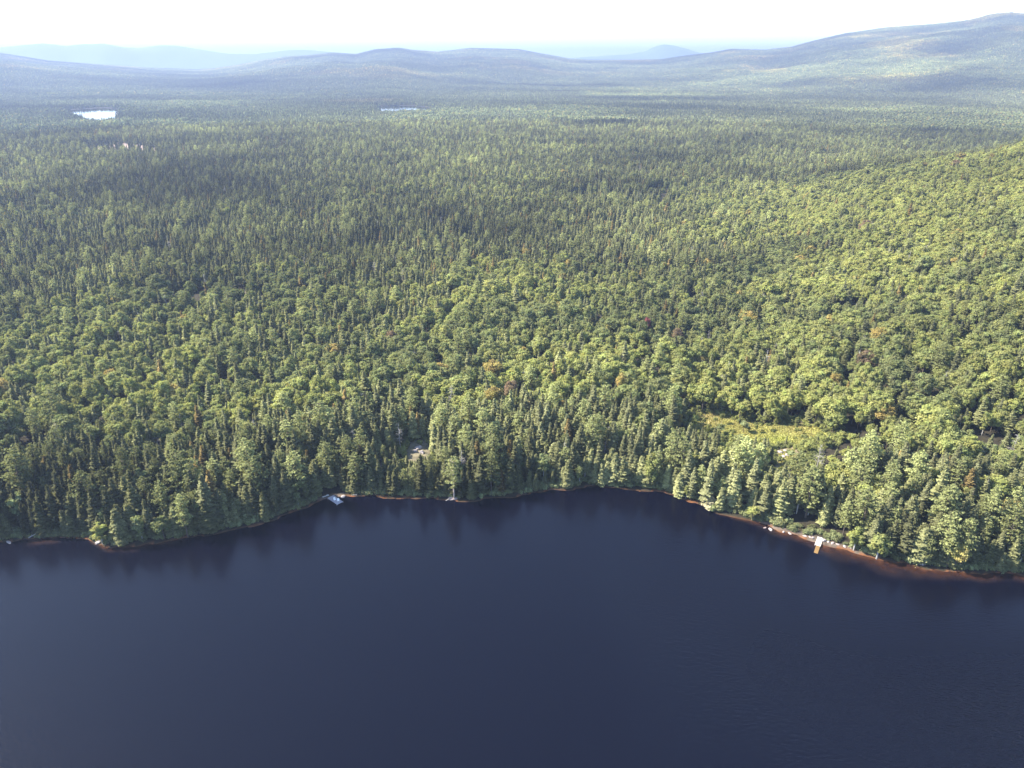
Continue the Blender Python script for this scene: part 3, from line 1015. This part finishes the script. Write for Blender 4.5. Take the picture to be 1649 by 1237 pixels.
# bushes and saplings round the rim of the meadow and the small clearings
q_ = np.array(MEADOW + LOT + OUTCROP)
ex = rng.uniform(q_[:, 0].min() - 9, q_[:, 0].max() + 9, 24000); ey = rng.uniform(q_[:, 1].min() - 9, q_[:, 1].max() + 9, 24000)
ed = np.minimum.reduce([poly_d(ex, ey, MEADOW), poly_d(ex, ey, LOT), poly_d(ex, ey, OUTCROP)])
k = ((ed > 0) & (ed < 7) & (rng.random(len(ex)) < .36)) | ((ed < 0) & (rng.random(len(ex)) < .012))
ex, ey = ex[k], ey[k]
m2 = len(ex)
isb = (rng.random(m2) < .72) | (poly_d(ex, ey + 6, MEADOW) < poly_d(ex, ey, MEADOW))
S_pos.append(np.stack([ex, ey, height(ex, ey) - .1], 1))
S_var.append(np.array([SPEC['shrub'][int(rng.random() * 4)] if b_ else SPEC['small'][int(rng.random() * 3)] for b_ in isb]))
S_rot.append(np.stack([0 * ex, 0 * ex, rng.uniform(0, 6.28, m2)], 1))
S_sc.append((rng.uniform(.4, 1.0, m2) * np.where(isb, 1, .55))[:, None] * [1, 1, 1.05])
S_tint.append((C_DEEP + (C_LIME - C_DEEP) * rng.random((m2, 1))) * rng.uniform(.7, 1.15, (m2, 1)))

# patches of distant woodland
for S, tag, r0, r1 in ((28.0, 's', R_TREES - 6, 2700), (52.0, 'l', 2680, 5700)):
    g = np.arange(-r1, r1, S)
    GX, GY = np.meshgrid(g, np.arange(r0 * .6, r1, S))
    px_, py_ = GX.ravel() + rng.uniform(-1, 1, GX.size), GY.ravel() + rng.uniform(-1, 1, GX.size)
    k = polar_ok(px_, py_, r0, r1, math.radians(43))
    k &= np.minimum(poly_d(px_, py_, POND_A), poly_d(px_, py_, POND_B)) > S * .52
    for b in BOGS:
        k &= (poly_d(px_, py_, b) > 4) | (rng.random(len(px_)) < .65)
    px_, py_ = px_[k], py_[k]
    zz = height(px_, py_)
    e = S * .5
    gxs = (height(px_ + e, py_) - height(px_ - e, py_)) / S
    gys = (height(px_, py_ + e) - height(px_, py_ - e)) / S
    nb = fbm(px_, py_, 420, 4, 81)
    rr = np.hypot(px_, py_); aa = np.arctan2(px_, py_)
    hillside = sstep((zz - 25) / 50)
    c = .84 - .6 * hillside + (nb - .5) * 2.6 + (rng.random(len(px_)) - .5) * .35
    typ = np.where(c > .66, 'c', np.where(c > .33, 'm', 'b'))
    vv = np.array([SPEC['patch_' + t_ + tag][int(rng.random() * 4)] for t_ in typ])
    quarter = rng.integers(0, 4, len(px_)) * (math.pi / 2)
    from mathutils import Euler, Matrix
    rots = []
    for i in range(len(px_)):
        nrm = Vector((-gxs[i], -gys[i], 1)).normalized()
        qd = Vector((0, 0, 1)).rotation_difference(nrm) @ Euler((0, 0, quarter[i])).to_quaternion()
        rots.append(qd.to_euler())
    br = np.clip(.05 + 2.3 * fbm(px_ * .6, py_, 230, 5, 83), .5, 2.2)
    warm = sstep((fbm(px_, py_, 260, 3, 85) - .55) * 6)[:, None] * hillside[:, None]
    tt = np.stack([br, br, br], 1) * (1 - .0 * warm) * (np.array([1, 1, 1.]) + warm * np.array([.55, .3, .1]))
    for b in BOGS:
        tt = np.where((poly_d(px_, py_, b) < 14)[:, None], tt * [1.4, 1.2, 1.2], tt)
    S_pos.append(np.stack([px_, py_, zz], 1)); S_var.append(vv); S_rot.append(np.array(rots))
    S_sc.append(np.ones((len(px_), 3))); S_tint.append(tt)


def instancer(name, pos, var, rot, sc, tint, label):
    me = bpy.data.meshes.new(name)
    me.vertices.add(len(pos)); me.vertices.foreach_set("co", np.asarray(pos, np.float32).ravel())
    a = me.attributes.new("variant", 'INT', 'POINT'); a.data.foreach_set("value", np.asarray(var, np.int32))
    for nm, dt in (("rot_v", rot), ("scale_v", sc), ("tint", tint)):
        a = me.attributes.new(nm, 'FLOAT_VECTOR', 'POINT'); a.data.foreach_set("vector", np.asarray(dt, np.float32).ravel())
    o = link(name, me)
    ng = bpy.data.node_groups.new(name, 'GeometryNodeTree')
    ng.interface.new_socket("Geometry", in_out='INPUT', socket_type='NodeSocketGeometry')
    ng.interface.new_socket("Geometry", in_out='OUTPUT', socket_type='NodeSocketGeometry')
    N, L = ng.nodes.new, ng.links.new
    gi, go = N("NodeGroupInput"), N("NodeGroupOutput")
    ci = N("GeometryNodeCollectionInfo")
    ci.inputs["Collection"].default_value = lib
    ci.inputs["Separate Children"].default_value = True
    ci.inputs["Reset Children"].default_value = True

    def attr(nm, ty):
        q_ = N("GeometryNodeInputNamedAttribute"); q_.data_type = ty; q_.inputs["Name"].default_value = nm
        return q_.outputs["Attribute"]
    ip = N("GeometryNodeInstanceOnPoints")
    L(gi.outputs[0], ip.inputs["Points"]); L(ci.outputs[0], ip.inputs["Instance"])
    ip.inputs["Pick Instance"].default_value = True
    L(attr("variant", 'INT'), ip.inputs["Instance Index"])
    er = N("FunctionNodeEulerToRotation")
    L(attr("rot_v", 'FLOAT_VECTOR'), er.inputs[0]); L(er.outputs[0], ip.inputs["Rotation"])
    L(attr("scale_v", 'FLOAT_VECTOR'), ip.inputs["Scale"])
    L(ip.outputs[0], go.inputs[0])
    md = o.modifiers.new("scatter", 'NODES'); md.node_group = ng
    set_props(o, kind="stuff", label=label)
    return o


instancer("woodland", np.concatenate(S_pos), np.concatenate(S_var), np.concatenate(S_rot), np.concatenate(S_sc), np.concatenate(S_tint),
          "mixed spruce and maple forest covering the valley and the ridges")
instancer("undergrowth", bush['pos'], bush['var'], bush['rot'], bush['sc'], bush['tint'], "low green bushes fringing the waterline")

# ------------------------------------------------------------------ single trees
PART_MESH = {}


def part_meshes(v):
    if v not in PART_MESH:
        p = PROTO[v]
        tr = p['soup'].mesh("trunk", [p['wood']], 0)
        cr = p['soup'].mesh("crown", [M_FOL], 1) if (np.concatenate(p['soup'].m) == 1).any() else None
        PART_MESH[v] = (tr, cr)
    return PART_MESH[v]


NAMES = {'spruce': ('spruce_tree', 'spruce'), 'fir': ('fir_tree', 'fir'), 'cedar': ('cedar_tree', 'cedar'), 'open': ('spruce_tree', 'spruce'), 'pine': ('pine_tree', 'pine'),
         'maple': ('maple_tree', 'maple'), 'birch': ('birch_tree', 'birch'), 'small': ('maple_tree', 'maple'), 'snag': ('dead_tree', 'dead tree'), 'shrub': ('shrub', 'shrub')}
SHAPE = {'spruce': 'narrow {} spruce', 'fir': 'bushy {} fir', 'cedar': 'dense {} cedar', 'open': 'bare stemmed {} spruce', 'pine': 'layered {} pine', 'maple': 'domed {} maple',
         'birch': 'slender {} birch', 'small': 'small {} maple', 'snag': 'bare grey dead tree'}
LANDMARKS = [(14, 'the pale rock'), (540, 'the grey dock'), (730, 'the pale leaning trunk'), (1140, 'the buff bush'), (1318, 'the white jetty')]
ORD = ['first', 'second', 'third', 'fourth', 'fifth', 'sixth', 'seventh', 'eighth', 'ninth', 'tenth', 'eleventh', 'twelfth', 'thirteenth', 'fourteenth', 'fifteenth', 'sixteenth',
       'seventeenth', 'eighteenth', 'nineteenth', 'twentieth', 'twenty-first', 'twenty-second', 'twenty-third', 'twenty-fourth']
ROW = [(3.4, 'at the waterline'), (6.2, 'one row from water'), (9.2, 'two rows from water'), (13, 'three rows from water'), (18, 'five rows from water'), (24, 'seven rows from water'), (1e9, 'deep in the wood')]


def tree_label_fields(t):
    row = next(nm for lim, nm in ROW if t['d'] < lim)
    lm = min(LANDMARKS, key=lambda L_: abs(t['px'] - L_[0]))
    side = 'right' if t['px'] > lm[0] else 'left'
    what = SHAPE[t['sp']].format(t['tone'])
    if t['sp'] == 'open':
        what = 'bare-stemmed ' + t['tone'] + ' spruce'
    if t['tone'] == 'yellow green':
        what = what.replace('yellow green', 'yellowish')
    return what, lm, side, row


buckets = {}
for t in TREES:
    t['f'] = tree_label_fields(t)
    buckets.setdefault((t['f'][0], t['f'][1][1], t['f'][2], t['f'][3]), []).append(t)
for key, lst in buckets.items():
    lst.sort(key=lambda t: abs(t['px'] - t['f'][1][0]))
    for i, t in enumerate(lst):
        t['label'] = (ORD[min(i, 23)] + ' ' if len(lst) > 1 else '') + key[0] + ' ' + key[2] + ' of ' + key[1] + ', ' + key[3]


def place_tree(v, loc, rot_, sc, tint_, name, label, cat, group, trunk_mat=None):
    root = bpy.data.objects.new(name, None)
    root.empty_display_size = 1
    COL.objects.link(root)
    root.location = loc; root.rotation_euler = rot_; root.scale = sc
    set_props(root, label=label, category=cat, group=group)
    tr, cr = part_meshes(v)
    a = bpy.data.objects.new("trunk", tr); COL.objects.link(a); a.parent = root
    a["tint"] = [1.0, 1.0, 1.0]
    if trunk_mat:
        a.material_slots[0].link = 'OBJECT'; a.material_slots[0].material = trunk_mat
    if cr is not None:
        b = bpy.data.objects.new("crown", cr); COL.objects.link(b); b.parent = root
        b["tint"] = [float(c) for c in tint_]
    return root


for t in TREES:
    nm, cat = NAMES[t['sp']]
    place_tree(t['v'], (t['x'], t['y'], t['z']), t['rot'], t['sc'], t['tint'], nm, t['label'], cat, {'dead tree': 'dead trees by the lake'}.get(cat, cat + " trees along the lake"))


def gz(x, y):
    return float(height(np.array([x]), np.array([y]))[0])


def special(px_, py_, z, sp_, vi, sc, tint_, label, trunk_mat=None, rot_=(0, 0, 0)):
    X, Y, _ = at(px_, py_, z)
    nm, cat = NAMES[sp_]
    return place_tree(SPEC[sp_][vi], (X, Y, gz(X, Y)), rot_, sc, tint_, nm, label, cat, None, trunk_mat)


# ------------------------------------------------------------------ hard objects: docks, rocks, cabin
def boxes(name, bl, mat, parent=None, bevel=0.0):
    """bl: list of (cx,cy,cz,sx,sy,sz,rotz)"""
    V, F = [], []
    for (cx, cy, cz, sx, sy, sz, rz) in bl:
        c_, s_ = math.cos(rz), math.sin(rz)
        b = len(V)
        for dx, dy, dz in ((-1, -1, -1), (1, -1, -1), (1, 1, -1), (-1, 1, -1), (-1, -1, 1), (1, -1, 1), (1, 1, 1), (-1, 1, 1)):
            u, v = dx * sx / 2, dy * sy / 2
            V.append((cx + u * c_ - v * s_, cy + u * s_ + v * c_, cz + dz * sz / 2))
        F += [(b, b + 3, b + 2, b + 1), (b + 4, b + 5, b + 6, b + 7), (b, b + 1, b + 5, b + 4), (b + 1, b + 2, b + 6, b + 5), (b + 2, b + 3, b + 7, b + 6), (b + 3, b, b + 4, b + 7)]
    me = mesh_from(name, np.array(V), [np.array(F)], [mat])
    return link(name, me, parent)


def empty(name, loc, rz, label, cat, group=None):
    o = bpy.data.objects.new(name, None); COL.objects.link(o)
    o.location = loc; o.rotation_euler = (0, 0, rz)
    set_props(o, label=label, category=cat, group=group)
    return o


def post(name, x_, y_, z0, z1, rr, mat, parent):
    s = Soup(); s.stick((x_, y_, z0), (x_, y_, z1), rr, rr * .92, 0, 8)
    th = np.linspace(0, 2 * np.pi, 9)
    s.tris([[(x_, y_, z1), (x_ + rr * math.cos(a), y_ + rr * math.sin(a), z1), (x_ + rr * math.cos(b), y_ + rr * math.sin(b), z1)] for a, b in zip(th[:-1], th[1:])], np.array([1., 1, 1]), 0)
    return link(name, s.mesh(name, [mat], 0), parent)


def dock(label, loc, rz, L_, W_, mat, frame_mat, group=None, name="dock"):
    """plank deck running along local +Y from the bank, on posts"""
    root = empty(name, loc, rz, label, "dock", group)
    pl = []
    npl = int(L_ / .2)
    rr = random.Random(5)
    for i in range(npl):
        pl.append((rr.uniform(-.03, .03), (i + .5) * L_ / npl, .34 + rr.uniform(-.008, .008), W_, L_ / npl - .03, .045, rr.uniform(-.01, .01)))
    # boards joined by the stringers just under them, so the deck is one piece
    boxes("deck", pl, mat, root)
    boxes("beam", [(-W_ / 2 + .1, L_ / 2, .25, .09, L_, .12, 0)], frame_mat, root)
    boxes("beam", [(W_ / 2 - .1, L_ / 2, .25, .09, L_, .12, 0)], frame_mat, root)
    for yy in (.4, L_ - .15):
        for xx in (-W_ / 2 - .05, W_ / 2 + .05):
            post("post", xx, yy, -1.2, .62, .07, frame_mat, root)
    return root


def deck_chair(loc, rz, label):
    root = empty("deck_chair", loc, rz, label, "chair")
    boxes("seat", [(0, 0, .34, .55, .52, .05, 0)], M_WHITE, root)
    me = boxes("backrest", [(0, .3, .68, .55, .05, .62, 0)], M_WHITE, root)
    for sx in (-.25, .25):
        for sy in (-.22, .25):
            boxes("leg", [(sx, sy, .16, .05, .05, .31, 0)], M_WHITE, root)
    for sx in (-.31, .31):
        boxes("armrest", [(sx, .02, .56, .07, .56, .04, 0)], M_WHITE, root)
    return root


# grey dock at the left bank: from the bank towards lower right
a_ = at(532, 800, 0.3); b_ = at(546, 809.5, 0.3)
ang = math.atan2(b_[1] - a_[1], b_[0] - a_[0]) - math.pi / 2
dock("grey plank dock with a white chair, beside the narrow float under the trees", (a_[0], a_[1], 0), ang, math.hypot(b_[0] - a_[0], b_[1] - a_[1]) + .6, 2.1, M_DOCK, M_GREY)
c_ = at(545, 807.5, 0.4)
deck_chair((c_[0], c_[1], .365), ang + 2.6, "white slatted chair at the outer end of the grey dock")
c_ = at(541, 806, 0.4)
deck_chair((c_[0] - .3, c_[1], .365), ang + 3.0, "white chair nearer the bank on the grey dock")
a_ = at(518.5, 800, 0.2); b_ = at(527, 797, 0.2)
fl = empty("swim_float", (a_[0], a_[1], -.12), math.atan2(b_[1] - a_[1], b_[0] - a_[0]) - math.pi / 2, "narrow pale float moored beside the grey dock", "float")
FLn = math.hypot(b_[0] - a_[0], b_[1] - a_[1]) + .5
boxes("deck", [(0, (i + .5) * .2, .36, 1.2, .17, .05, 0) for i in range(int(FLn / .2))], M_DOCKW, fl)
for sx in (-.4, .4):
    boxes("pontoon", [(sx, FLn / 2, .18, .3, FLn, .28, 0)], M_GREY, fl)
# white jetty on the right shore with its amber ramp
a_ = at(1321, 866, 0.3); b_ = at(1316.5, 879, 0.3)
ang = math.atan2(b_[1] - a_[1], b_[0] - a_[0]) - math.pi / 2
Lj = math.hypot(b_[0] - a_[0], b_[1] - a_[1])
jt = dock("white plank jetty with an amber ramp dipping into brown shallows", (a_[0], a_[1], 0.05), ang, Lj, 1.35, M_DOCKW, M_GREY)
s = Soup()
W2 = .5
for i in range(12):
    y0 = Lj + .02 + i * .27; y1 = y0 + .245
    z0 = .34 - (i * .27) / 3.3 * .36; z1 = z0 - .245 / 3.3 * .36
    for o_ in (0, -.05):
        s.quads([[(-.15 - W2, y0, z0 + o_), (-.15 + W2, y0, z0 + o_), (-.15 + W2, y1, z1 + o_), (-.15 - W2, y1, z1 + o_)]], np.array([1., 1, 1]), 0)
link("ramp", s.mesh("ramp", [M_AMBER], 0), jt)
boxes("edge_board", [(-.74, Lj / 2, .4, .07, Lj, .08, 0)], M_AMBER, jt)


def rock(loc, size, label, mat, seed, group, cat="rock", name="boulder"):
    rng_ = np.random.default_rng(seed)
    import bmesh
    bm = bmesh.new()
    bmesh.ops.create_icosphere(bm, subdivisions=3, radius=1.0)
    off = rng_.uniform(0, 100, 3)
    from mathutils import noise
    for v in bm.verts:
        p = v.co.copy()
        k_ = 1 + .35 * noise.noise(p * 1.1 + Vector(off)) + .16 * noise.noise(p * 2.9 + Vector(off))
        v.co = Vector((p.x * k_ * size[0], p.y * k_ * size[1], max(-.35, p.z * k_) * size[2]))
    me = bpy.data.meshes.new(name); bm.to_mesh(me); bm.free()
    me.materials.append(mat)
    o = link(name, me)
    o.location = loc; o.rotation_euler = (0, 0, rng_.uniform(0, 6))
    set_props(o, label=label, category=cat, group=group)
    return o


X, Y, _ = at(14, 873.5, 0)
rock((X, Y, .02), (1.2, .4, .28), "long pale rock breaking the water beside the far brown shallows", M_ROCKW, 1, None)
beach = [(1232, 849.5, .5), (1241, 852, .8), (1262, 856, .55), (1272, 858.5, .7), (1296, 863.5, .6), (1304, 865, .45), (1309, 866.5, .7), (1327, 871, .9), (1334, 873, .6),
         (1341, 875, .75), (1349, 877, .55), (1360, 880, .65), (1371, 883, .5)]
nl = sum(1 for b in beach if b[0] < 1318)
for i, (bx, by, sz) in enumerate(beach):
    X, Y, _ = at(bx, by, .2)
    if bx < 1318:
        lab = ORD[nl - 1 - i] + " pale rock left of the white jetty along the beach"
    else:
        lab = ORD[i - nl] + " pale rock right of the white jetty along the beach"
    rock((X, Y, max(.05, gz(X, Y))), (sz * .9, sz * .5, sz * .4), lab, M_ROCKW if i % 3 else M_ROCK, 40 + i, "rocks on the narrow beach")
for i, (bx, by, sz, lab) in enumerate([(727, 803, .8, "pinkish rock at the foot of the pale leaning trunk"), (734, 803, .6, "small pinkish rock beside the pale leaning trunk"),
                                       (158, 874, .6, "pale rock under the bright bush where the shore bulges"),
                                       (1484, 908, .7, "pale grey rock between the shore cedars near the yellowish bush"), (553, 799, .6, "round pale rock between the grey dock and the trees")]):
    X, Y, _ = at(bx, by, .2)
    rock((X, Y, max(.05, gz(X, Y))), (sz * 1.3, sz, sz * .7), lab, M_ROCKW if i > 1 else M_ROCK, 70 + i, None)
# rubble in the two small openings
for i, (bx, by, sz, lab) in enumerate([(1256, 731, 1.1, "big white boulder at the edge of the small clearing below the meadow"), (1261, 738, .9, "white boulder lowest in the small clearing below the meadow"),
                                       (1267, 736, 1.0, "white boulder in the middle of the clearing below the meadow"), (1264, 729, .8, "smaller white boulder behind the others in the clearing"),
                                       (674, 720, 1.5, "pinkish ledge of rock in the opening among shore trees"), (679, 726, 1.1, "pink boulder below the ledge in the shore opening"),
                                       (669, 724, .9, "pale boulder beside the pink ledge in the shore opening")]):
    X, Y, _ = at(bx, by, 3.0)
    rock((X, Y, gz(X, Y) + .1), (sz * .85, sz * .6, sz * .5), lab, M_ROCKW, 90 + i, None)

# pale leaning trunk of a big pine over the water, and a few trees that stand out
special(731, 802, .6, 'pine', 1, (.85, .85, .85), C_PINE * 1.05, "pine with a thick pale trunk leaning from pinkish rocks on the bank", M_PALE, (.05, -.02, .4))
special(1142, 815, .4, 'cedar', 0, (1.15, 1.15, .42), np.array([.24, .22, .135]), "buff rounded bush hanging over the water where the cove bends", None)
special(1150, 818, .4, 'shrub', 1, (1.6, 1.6, 1.5), C_DEEP * 1.5, "dark round shrub just right of the buff bush")
special(1093, 796, .6, 'cedar', 1, (1.15, 1.15, .7), C_CEDAR * 1.5, "greyish olive cedar overhanging the cove beside the shore bend")
special(410, 800, .8, 'pine', 2, (1.15, 1.15, 1.05), C_PINE * 1.15, "broad layered yellow green pine, tallest of the wood left of the grey dock")
special(482, 806, .8, 'pine', 0, (1.1, 1.1, 1.0), C_PINE * 1.25, "tall yellowish pine with curling plumes just left of the grey dock")
special(302, 862, .7, 'pine', 3, (.75, .75, .72), C_PINE * 1.25, "small yellow pine in front of dark spruces on the bulging shore")
special(165, 874, .5, 'birch', 0, (.95, .95, .62), C_LIME * 1.05, "bright lime bush bulging over the brown shallows")
special(38, 845, .8, 'birch', 2, (1.0, 1.0, .95), C_BIRCH * 1.15, "bright green rounded tree behind the pale rock in the water")
special(1512, 905, .7, 'pine', 1, (.95, .95, .88), C_PINE * 1.25, "tall bright pine behind the yellowish bush on the jetty shore")
special(1536, 914, .5, 'maple', 0, (.85, .85, .6), C_GOLD * .55 + C_LIME * .55, "yellowish rounded bush tipping over the lake edge")
special(1375, 884, .6, 'birch', 1, (1.0, 1.0, .66), C_LIME * .9, "light green bushy tree at the end of the narrow beach")
special(1412, 897, .6, 'birch', 3, (1.05, 1.05, .7), C_LIME * .8 + C_BIRCH * .2, "second light green bushy tree past the narrow beach")
special(1211, 836, .5, 'small', 0, (1.2, 1.2, .75), C_LIME * 1.05, "low bright yellow green tree at the start of the beach")
special(1046, 782, .6, 'birch', 4, (1.0, 1.0, .95), C_LIME * .95, "bright green birch beside the head of the cove")
special(1160, 700, 3, 'small', 1, (1.0, 1.0, .7), C_DEEP * 1.3, "small dark tree standing in the yellow meadow")
special(1197, 694, 3, 'small', 2, (.9, .9, .6), C_BIRCH, "low round tree at the back edge of the yellow meadow")
special(1272, 743, 3, 'small', 0, (.8, .8, .5), C_BIRCH * 1.3, "pale green bush beside the white boulders in the clearing")
special(1313, 765, 3, 'snag', 0, (1, 1, .8), C_BIRCH, "bare silver dead tree below the small clearing")
special(1090, 560, 3, 'maple', 1, (.7, .7, .8), C_RUST, "rusty red maple in the middle of the green wood")
special(1040, 545, 3, 'maple', 2, (.5, .5, .8), C_RUST * [1.25, .6, 1.0], "small pinkish red maple beside a yellowish crown")


def log(p0, p1, r0_, label):
    s = Soup(); s.stick(p0, p1, r0_, r0_ * .5, 0, 8)
    for i in range(4):
        f = .3 + .17 * i
        p = np.array(p0) * (1 - f) + np.array(p1) * f
        s.stick(p, p + np.array([.2 * (-1) ** i, .3, .5]), .04, .015, 0, 4)
    o = link("fallen_log", s.mesh("fallen_log", [M_GREY], 0))
    set_props(o, label=label, category="log")


a_ = at(46, 866, .2); b_ = at(58, 860, 1.4)
log(a_, b_, .16, "pale fallen log slanting from the bank into the lake")
a_ = at(575, 797, .3); b_ = at(566, 797.5, .2)
log(a_, b_, .12, "pale log lying at the waterline right of the grey dock")
a_ = at(718, 806.5, .05); b_ = at(727, 801, .9)
log(a_, b_, .13, "pinkish driftwood reaching into the water by the leaning pine")

# meadow grass: one mass of tussocks
mt = 11000
mp_ = np.array(MEADOW + LOT)
gxm = rng.uniform(mp_[:, 0].min(), mp_[:, 0].max(), mt * 3); gym = rng.uniform(mp_[:, 1].min(), mp_[:, 1].max(), mt * 3)
k = (poly_d(gxm, gym, MEADOW) < 1) | (poly_d(gxm, gym, LOT) < -1)
gxm, gym = gxm[k][:mt], gym[k][:mt]
gzm = height(gxm, gym)
s = Soup()
n_ = len(gxm)
C0 = np.stack([gxm, gym, gzm + .18], 1)
tone_ = fbm(gxm, gym, 10, 3, 55)[:, None]
gc = np.array([.21, .215, .055]) * (1.3 - tone_) + np.array([.24, .18, .09]) * (tone_ - .2)
leafcards(np.random.default_rng(3), C0, np.tile([0, 0, .7], (n_, 1)), .24, gc, s, .8)
me = s.mesh("grass", [M_FOL], 1)
o = link("grass", me); o["tint"] = [1.0, 1.0, 1.0]
set_props(o, kind="stuff", label="tall yellow meadow grass in the clearing")

# ------------------------------------------------------------------ haze
def haze():
    m, nt, out = node_mat("haze")
    v = nt.nodes.new("ShaderNodeVolumePrincipled")
    v.inputs["Color"].default_value = (0.30, 0.375, 0.56, 1)
    v.inputs["Density"].default_value = HAZE
    v.inputs["Anisotropy"].default_value = 0.2
    nt.links.new(v.outputs[0], out.inputs["Volume"])
    x0, x1, y0, y1, z0, z1 = -27000, 27000, -9500, 27500, -6, 462
    o = boxes("haze", [((x0 + x1) / 2, (y0 + y1) / 2, (z0 + z1) / 2, x1 - x0, y1 - y0, z1 - z0, 0)], m)
    set_props(o, kind="stuff", label="pale blue summer haze filling the air")


HAZE = 1.65e-4
haze()
print("TREES", len(TREES), "scatter", sum(len(a) for a in S_var), "shrubs", m)
